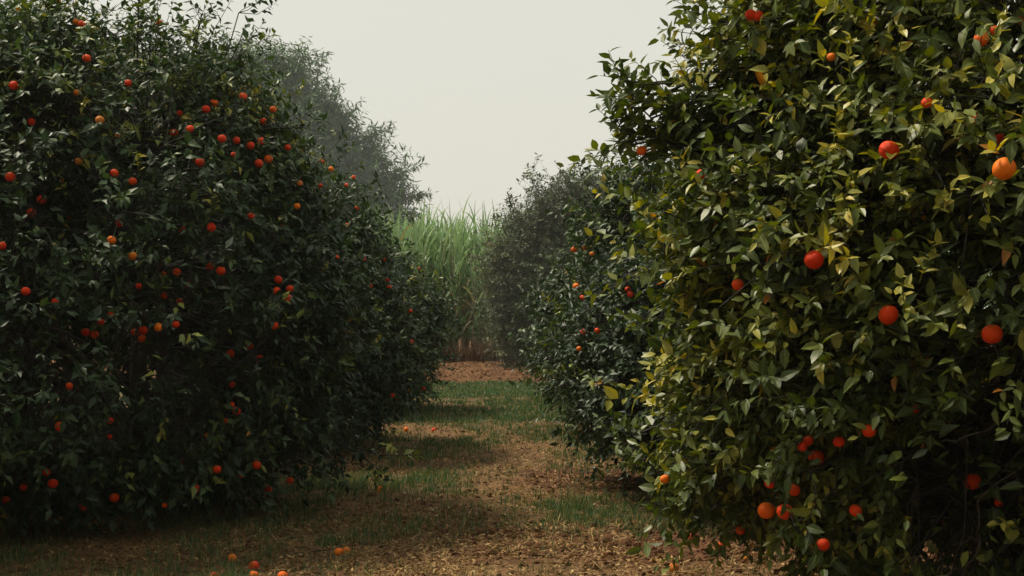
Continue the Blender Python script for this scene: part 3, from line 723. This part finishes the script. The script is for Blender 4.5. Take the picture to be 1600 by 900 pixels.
tree('I', 'tall_tree', 'tall hazy feathery tree rising behind the left row', (-17.5, 82),
     [(0, 0, 8.0, 8.0, 6, 7.0), (2.5, 0, 12.3, 4.2, 4, 4.0), (6.6, 0, 7.0, 4.2, 4, 4.9), (8.2, 0, 4.8, 3.0, 4, 3.6), (-3, 0, 12, 5, 4, 4), (4.8, 0, 10.4, 2.8, 3, 2.8)],
     1700, 9, 10, .46, 2, M_FAR, tone_far, 41, trunk_r=.34, sigma=.55, vlo=.49, aspect=.24, droop=.5, inner=.16, back=.3,
     sprigs=[(500, 100, 80, (.6, 0, 2.4), 5), (430, 90, 80, (0, 0, 2.5), 6), (550, 180, 80, (2, 0, 1.6), 5), (598, 205, 80, (2.2, 0, 1), 5), (640, 265, 80, (2, 0, 1.4), 5), (652, 305, 80, (2, 0, .6), 5)])
tree('J', 'tall_tree', 'paler hazy tree crown seen over the left frame edge', (-26, 70),
     [(0, 0, 7.5, 6.5, 6, 6.5), (2, 0, 11, 4, 4, 4)], 600, 9, 8, .40, 2, M_FAR, tone_far, 42, trunk_r=.32, sigma=.75, aspect=.18, droop=.5, inner=.12, back=.3)


def cane_parts(n, g, origin, hscale):
    """n plants at origin (n,3): blades as strips + stalks"""
    bb, az, L, W, ln, bd, tn = [], [], [], [], [], [], []
    nleaf = 13
    for j in range(nleaf):
        f = j / (nleaf - 1)
        h = (.55 + 2.25 * f + g.normal(0, .08, n)) * hscale
        bb.append(origin + np.stack([g.normal(0, .02, n), g.normal(0, .02, n), h], -1))
        az.append(j * 2.6 + g.uniform(0, 6.28, n)); L.append(g.uniform(.95, 1.5, n) * (1 - .25 * (1 - f)))
        W.append(g.uniform(.05, .095, n)); ln.append(np.clip(g.normal(.55 - .42 * f, .12, n), .03, 1.2))
        bd.append(np.clip(g.normal(1.7 - .75 * f, .6, n), .1, 2.8))
        t = np.clip(g.normal(.45 + .22 * f, .12, n), 0, .82)
        dry = g.random(n) < np.clip(.55 - .9 * f, .015, 1)
        tn.append(np.where(dry, g.uniform(.86, 1, n), t))
        bd[-1] = np.where(dry, bd[-1] + .9, bd[-1])
    cat = np.concatenate
    V, Q, k = strips(cat(bb), cat(az), cat(L), cat(W), cat(ln), cat(bd), k=8)
    return V, Q, np.repeat(cat(tn), k)


def cane():
    g = np.random.default_rng(91)
    # the mass of the field
    n = 1500
    x = g.uniform(-24, 24, n); y = 38.4 + g.random(n) ** 1.5 * 5
    near = 260
    x[:near] = g.uniform(-4.2, 2.2, near); y[:near] = g.uniform(38.2, 42, near)
    o = np.stack([x, y, ground_h(x, y)], -1)
    V, Q, tn = cane_parts(n, g, o, 1.0 + .0 * x + g.normal(0, .09, n))
    st = np.stack([o, o + np.array([0, 0, 1.3]) + g.normal(0, .05, (n, 3)), o + np.array([0, 0, 2.7]) + g.normal(0, .1, (n, 3))], 1)
    Vs, Qs = tubes(st, np.full((n, 3), .016), 4)
    me = make_mesh('cane_field', np.vstack([V, Vs]), [Q, Qs + len(V)], M_CANE, {'tone': np.concatenate([tn, np.full(len(Vs), .83)])}, smooth=False)
    tag(mesh_obj('cane_field', me), 'dense green sugar cane field closing the end of the alley', 'sugar cane', kind='stuff')
    # the front rank, plant by plant
    protos = []
    for v in range(6):
        h = [1.0, .92, 1.05, .97, 1.1, .86][v]
        V, Q, tn = cane_parts(1, np.random.default_rng(500 + v), np.zeros((1, 3)), np.array([h]))
        lm = make_mesh('foliage', V, [Q], M_CANE, {'tone': tn}, smooth=False)
        Vs, Qs = tubes(np.array([[[0, 0, -.05], [.03, .01, 1.0], [.01, .02, 2.0], [0, 0, 2.85 * h]]]), np.array([[.022, .02, .018, .012]]), 8)
        protos.append((lm, make_mesh('stalk', Vs, [Qs], M_CANESTALK)))
    pos = [(xx + g.normal(0, .05), 36.4 + g.uniform(0, 1.3)) for xx in np.linspace(-3.1, .9, 34)]
    for i, (xx, yy) in enumerate(pos):
        lm, sm = protos[i % 6]
        r = empty('sugar_cane_plant', (xx, yy, float(ground_h(np.array([xx]), np.array([yy]))[0])))
        r.rotation_euler = (g.normal(0, .05), g.normal(0, .05), g.uniform(0, 6.28))
        tag(r, 'tall green sugar cane plant in the front rank of the field', 'sugar cane', 'sugar cane plants in the front rank')
        mesh_obj('stalk', sm, r); mesh_obj('foliage', lm, r)
    # dry stems and trash at the foot of the cane
    n = 7000
    x = g.uniform(-6, 5, n); y = 35.2 + np.abs(g.normal(0, .9, n))
    b = np.stack([x, y, ground_h(x, y)], -1)
    V, Q, k = strips(b, g.uniform(0, 6.28, n), g.uniform(.2, .8, n), g.uniform(.008, .02, n), g.uniform(0, .7, n), g.uniform(0, 1.6, n), k=5)
    me = make_mesh('dry_undergrowth', V, [Q], M_DRY, {'tone': np.repeat(np.clip(g.beta(1.6, 3, n), 0, 1), k)}, smooth=False)
    tag(mesh_obj('dry_undergrowth', me), 'brown dry stems and trash at the foot of the sugar cane', 'undergrowth', kind='stuff')


cane()


# ------------------------------------------------------------------ oranges
def orange_mesh(sub, matkey, seed):
    import bmesh
    bm = bmesh.new()
    bmesh.ops.create_icosphere(bm, subdivisions=sub, radius=.5)
    V = np.array([v.co[:] for v in bm.verts])
    r = 1 + .05 * (noise(V, 3.0, seed) - .5)
    pole = np.exp(-((V[:, 0] ** 2 + V[:, 1] ** 2) / .012)) * (V[:, 2] > 0)
    V = V * r[:, None] * np.array([1, 1, .93]); V[:, 2] -= .03 * pole
    for v, c in zip(bm.verts, V): v.co = c
    me = bpy.data.meshes.new('orange'); bm.to_mesh(me); bm.free()
    me.polygons.foreach_set('use_smooth', np.ones(len(me.polygons), dtype=bool))
    me.materials.append(M_FRUIT[matkey])
    return me


def calyx_mesh():
    V, F = [(0, 0, .455)], []
    for i in range(10):
        a = i * math.pi / 5; r = .10 if i % 2 else .05
        V.append((r * math.cos(a), r * math.sin(a), .462 if i % 2 else .45))
    for i in range(10): F.append((0, 1 + i, 1 + (i + 1) % 10))
    V2, Q = tubes(np.array([[[0, 0, .45], [.01, 0, .56], [.04, .01, .68]]]), np.array([[.026, .022, .018]]), 6)
    return make_mesh('calyx', np.vstack([np.array(V), V2]), [np.array(F), Q + len(V)], M_CALYX)


OM = {(k, s): orange_mesh(s, k, 5) for k in M_FRUIT for s in (3, 4)}
CAL = calyx_mesh()
TREE_SAY = {'A': 'the large dark left tree', 'B': 'the second left tree', 'C': 'the farthest left tree', 'D': 'the big olive right tree', 'E': 'the second right tree', 'F': 'the third right tree'}
TONE_SAY = {'ripe': 'red orange', 'bright': 'bright', 'yellow': 'yellowish', 'green': 'green unripe'}
OWN = {(1390, 234): 'large red orange fruit alone in dark leaves high in the right tree', (1570, 263): 'largest bright orange at the right frame edge of the right tree',
       (1272, 406): 'large red orange fruit near the centre of the big right tree', (1388, 492): 'red orange fruit just below the pale young shoot in the right tree',
       (1550, 522): 'large red orange fruit at mid height by the right frame edge', (1535, 60): 'orange at the top right of the right tree with pale leaves over it',
       (1197, 797): 'large bright orange low in the right tree beside a redder one', (1226, 799): 'redder orange touching the large bright one low in the right tree',
       (1285, 850): 'lowest hanging orange of the right tree, just above the litter', (1003, 235): 'small orange among the sprigs on the left outline of the right tree',
       (1174, 22): 'left orange of the pair near the top of the right tree', (1186, 24): 'right orange of the pair near the top of the right tree',
       (134, 519): 'larger left orange of the low touching pair in the left tree', (148, 523): 'smaller right orange of the low touching pair in the left tree',
       (345, 423): 'bright red orange alone at mid height in the left tree, right of centre', (419, 248): 'brightest orange of the pair on the left tree shoulder', (404, 255): 'left duller orange of the pair on the left tree shoulder',
       (64, 312): 'upper of two oranges one above the other near the left edge', (48, 332): 'lower of two oranges one above the other near the left edge',
       (134, 90): 'red orange below the sky gap near the top of the left tree', (15, 276): 'bright orange at the left frame edge above a leafy clump',
       (84, 755): 'big bright orange near the bottom of the left tree skirt', (517, 264): 'bright orange far down the right shoulder of the large left tree',
       (897, 390): 'brightest orange of the second right tree, near its top', (905, 545): 'lowest orange of the second right tree', (1038, 748): 'small orange on the drooping left skirt of the right tree'}


def fruit_labels():
    out = {}
    by = {}
    for (key, px, py, pos, dia, colr) in FRUITS:
        if (px, py) in OWN: out[(px, py)] = OWN[(px, py)]; continue
        xs = [f[1] for f in FRUITS if f[0] == key]
        w = (max(xs) - min(xs)) or 1
        fx = (px - min(xs)) / w
        h = ['near the top of', 'high in', 'at mid height in', 'low in', 'near the skirt of'][min(4, int(py / 165))]
        s = ['left side', 'left middle', 'right middle', 'right side'][min(3, int(fx * 4))] if w > 150 else ['left side', 'right side'][min(1, int(fx * 2))]
        by.setdefault((key, h, s, colr), []).append((px, py))
    for (key, h, s, colr), lst in by.items():
        lst.sort(key=lambda q: q[1])
        nm = ['uppermost', 'second', 'third', 'fourth', 'fifth', 'sixth', 'seventh', 'eighth']
        for i, q in enumerate(lst):
            if len(lst) == 1: r = ''
            elif i == 0: r = 'uppermost '
            elif i == len(lst) - 1: r = 'lowest '
            else: r = nm[i] + ' highest '
            out[q] = f"{r}{TONE_SAY[colr]} fruit {h} {TREE_SAY[key]}, {s}"
    return out


LAB = fruit_labels()


def put_orange(pos, dia, colr, label, group, near, tilt):
    o = bpy.data.objects.new('orange', OM[(colr, 4 if near else 3)])
    o.location = pos; o.scale = (dia, dia, dia); o.rotation_euler = tilt
    link(o); tag(o, label, 'orange', group)
    if near:
        c = bpy.data.objects.new('calyx', CAL); link(c, o)


for (key, px, py, pos, dia, colr) in FRUITS:
    put_orange(pos, dia, colr, LAB[(px, py)], 'oranges hanging in the trees', key == 'D', (random.gauss(0, .35), random.gauss(0, .35), random.uniform(0, 6)))
for (px, py, dia, colr, label) in GROUND_FR:
    Y = F_PX * (CAMH - dia * .5) / (py - HOR)
    X = (px - 800) / F_PX * Y; dia *= .88
    z = float(ground_h(np.array([X]), np.array([Y]))[0]) + dia * .30
    put_orange((X, Y, z), dia, colr, label, 'windfall oranges on the ground', py > 800, (random.uniform(0, 6), random.uniform(0, 6), random.uniform(0, 6)))

# ------------------------------------------------------------------ air
import bmesh
bm = bmesh.new(); bmesh.ops.create_cube(bm, size=1)
me = bpy.data.meshes.new('haze'); bm.to_mesh(me); bm.free()
m, N, Lk = new_mat('haze_air')
o_ = N.new('ShaderNodeOutputMaterial'); pv = N.new('ShaderNodeVolumePrincipled')
pv.inputs['Color'].default_value = (.92, .93, .92, 1); pv.inputs['Density'].default_value = .0004; pv.inputs['Anisotropy'].default_value = .2
Lk.new(pv.outputs[0], o_.inputs['Volume'])
me.materials.append(m)
hz = mesh_obj('haze', me, loc=(0, 0, 9.5)); hz.scale = (606, 606, 22.5)
tag(hz, 'thin pale haze that fades the far trees', 'haze', kind='stuff')

# thin blue smoke drifting in front of the tall trees
ms, N, Lk = new_mat('smoke_air')
o_ = N.new('ShaderNodeOutputMaterial'); pv = N.new('ShaderNodeVolumePrincipled')
pv.inputs['Color'].default_value = (.70, .82, .95, 1); pv.inputs['Density'].default_value = .0055; pv.inputs['Anisotropy'].default_value = .1
Lk.new(pv.outputs[0], o_.inputs['Volume'])
bm = bmesh.new(); bmesh.ops.create_icosphere(bm, subdivisions=4, radius=1)
g_ = np.random.default_rng(4)
V_ = np.array([v.co[:] for v in bm.verts]); f_ = 1 + .5 * (fbm(V_, 1.3, 3, 71) - .5)
for v, k_ in zip(bm.verts, f_): v.co = v.co * float(k_)
me = bpy.data.meshes.new('smoke'); bm.to_mesh(me); bm.free(); me.materials.append(ms)
sm = mesh_obj('smoke', me, loc=(-8.5, 60, 6.0)); sm.scale = (6.5, 5, 6.5)
tag(sm, 'thin bluish smoke drifting in front of the tall feathery tree', 'smoke', kind='stuff')

me2 = me.copy(); ms2 = ms.copy(); me2.materials[0] = ms2
for n_ in ms2.node_tree.nodes:
    if n_.type == 'PRINCIPLED_VOLUME': n_.inputs['Density'].default_value = .0028; n_.inputs['Color'].default_value = (.85, .88, .88, 1)
sm2 = bpy.data.objects.new('smoke', me2); link(sm2); sm2.location = (1.3, 29.6, 2.3); sm2.scale = (3.6, 2.2, 3.0); sm2.rotation_euler = (.4, .3, 2)
tag(sm2, 'faint smoke hanging in front of the scrub tree beside the cane', 'smoke', kind='stuff')

# ------------------------------------------------------------------ light, sky, camera
SUN_EL, SUN_AZ = R(58), R(-60)            # azimuth from +Y towards +X: from the left, a little behind the trees
w = bpy.data.worlds.new('World'); sc.world = w; w.use_nodes = True
nt = w.node_tree; N, Lk = nt.nodes, nt.links
bg = N['Background']
sky = N.new('ShaderNodeTexSky'); sky.sky_type = 'NISHITA'; sky.sun_disc = False
sky.sun_elevation = SUN_EL; sky.sun_rotation = SUN_AZ
sky.air_density = 1.5; sky.dust_density = 6
mx = N.new('ShaderNodeMix'); mx.data_type = 'RGBA'; mx.inputs[0].default_value = .86
mx.inputs[7].default_value = (8.1, 8.0, 7.05, 1)
Lk.new(sky.outputs[0], mx.inputs[6]); Lk.new(mx.outputs[2], bg.inputs['Color'])
bg.inputs['Strength'].default_value = .1

sl = bpy.data.lights.new('sun', 'SUN'); sl.energy = 4.8; sl.angle = R(6); sl.color = (1, .90, .72)
so = bpy.data.objects.new('sun', sl); link(so)
so.rotation_euler = (math.pi / 2 - SUN_EL, 0, math.pi - SUN_AZ)
so.location = (-20, 10, 30)

cam = bpy.data.cameras.new('camera'); co = bpy.data.objects.new('camera', cam); link(co)
co.location = tuple(CAM); cam.sensor_width = 36; cam.lens = F_PX / 1600 * 36
co.rotation_euler = (math.pi / 2 + math.atan((HOR - 450) / F_PX), 0, 0)
cam.clip_end = 2000; cam.clip_start = .05
sc.camera = co
sc.view_settings.view_transform = 'Standard'; sc.view_settings.look = 'None'
sc.view_settings.exposure = 0; sc.view_settings.gamma = 1
cy = sc.cycles
cy.max_bounces = 6; cy.diffuse_bounces = 1; cy.glossy_bounces = 2; cy.transmission_bounces = 4; cy.volume_bounces = 1
cy.use_denoising = True
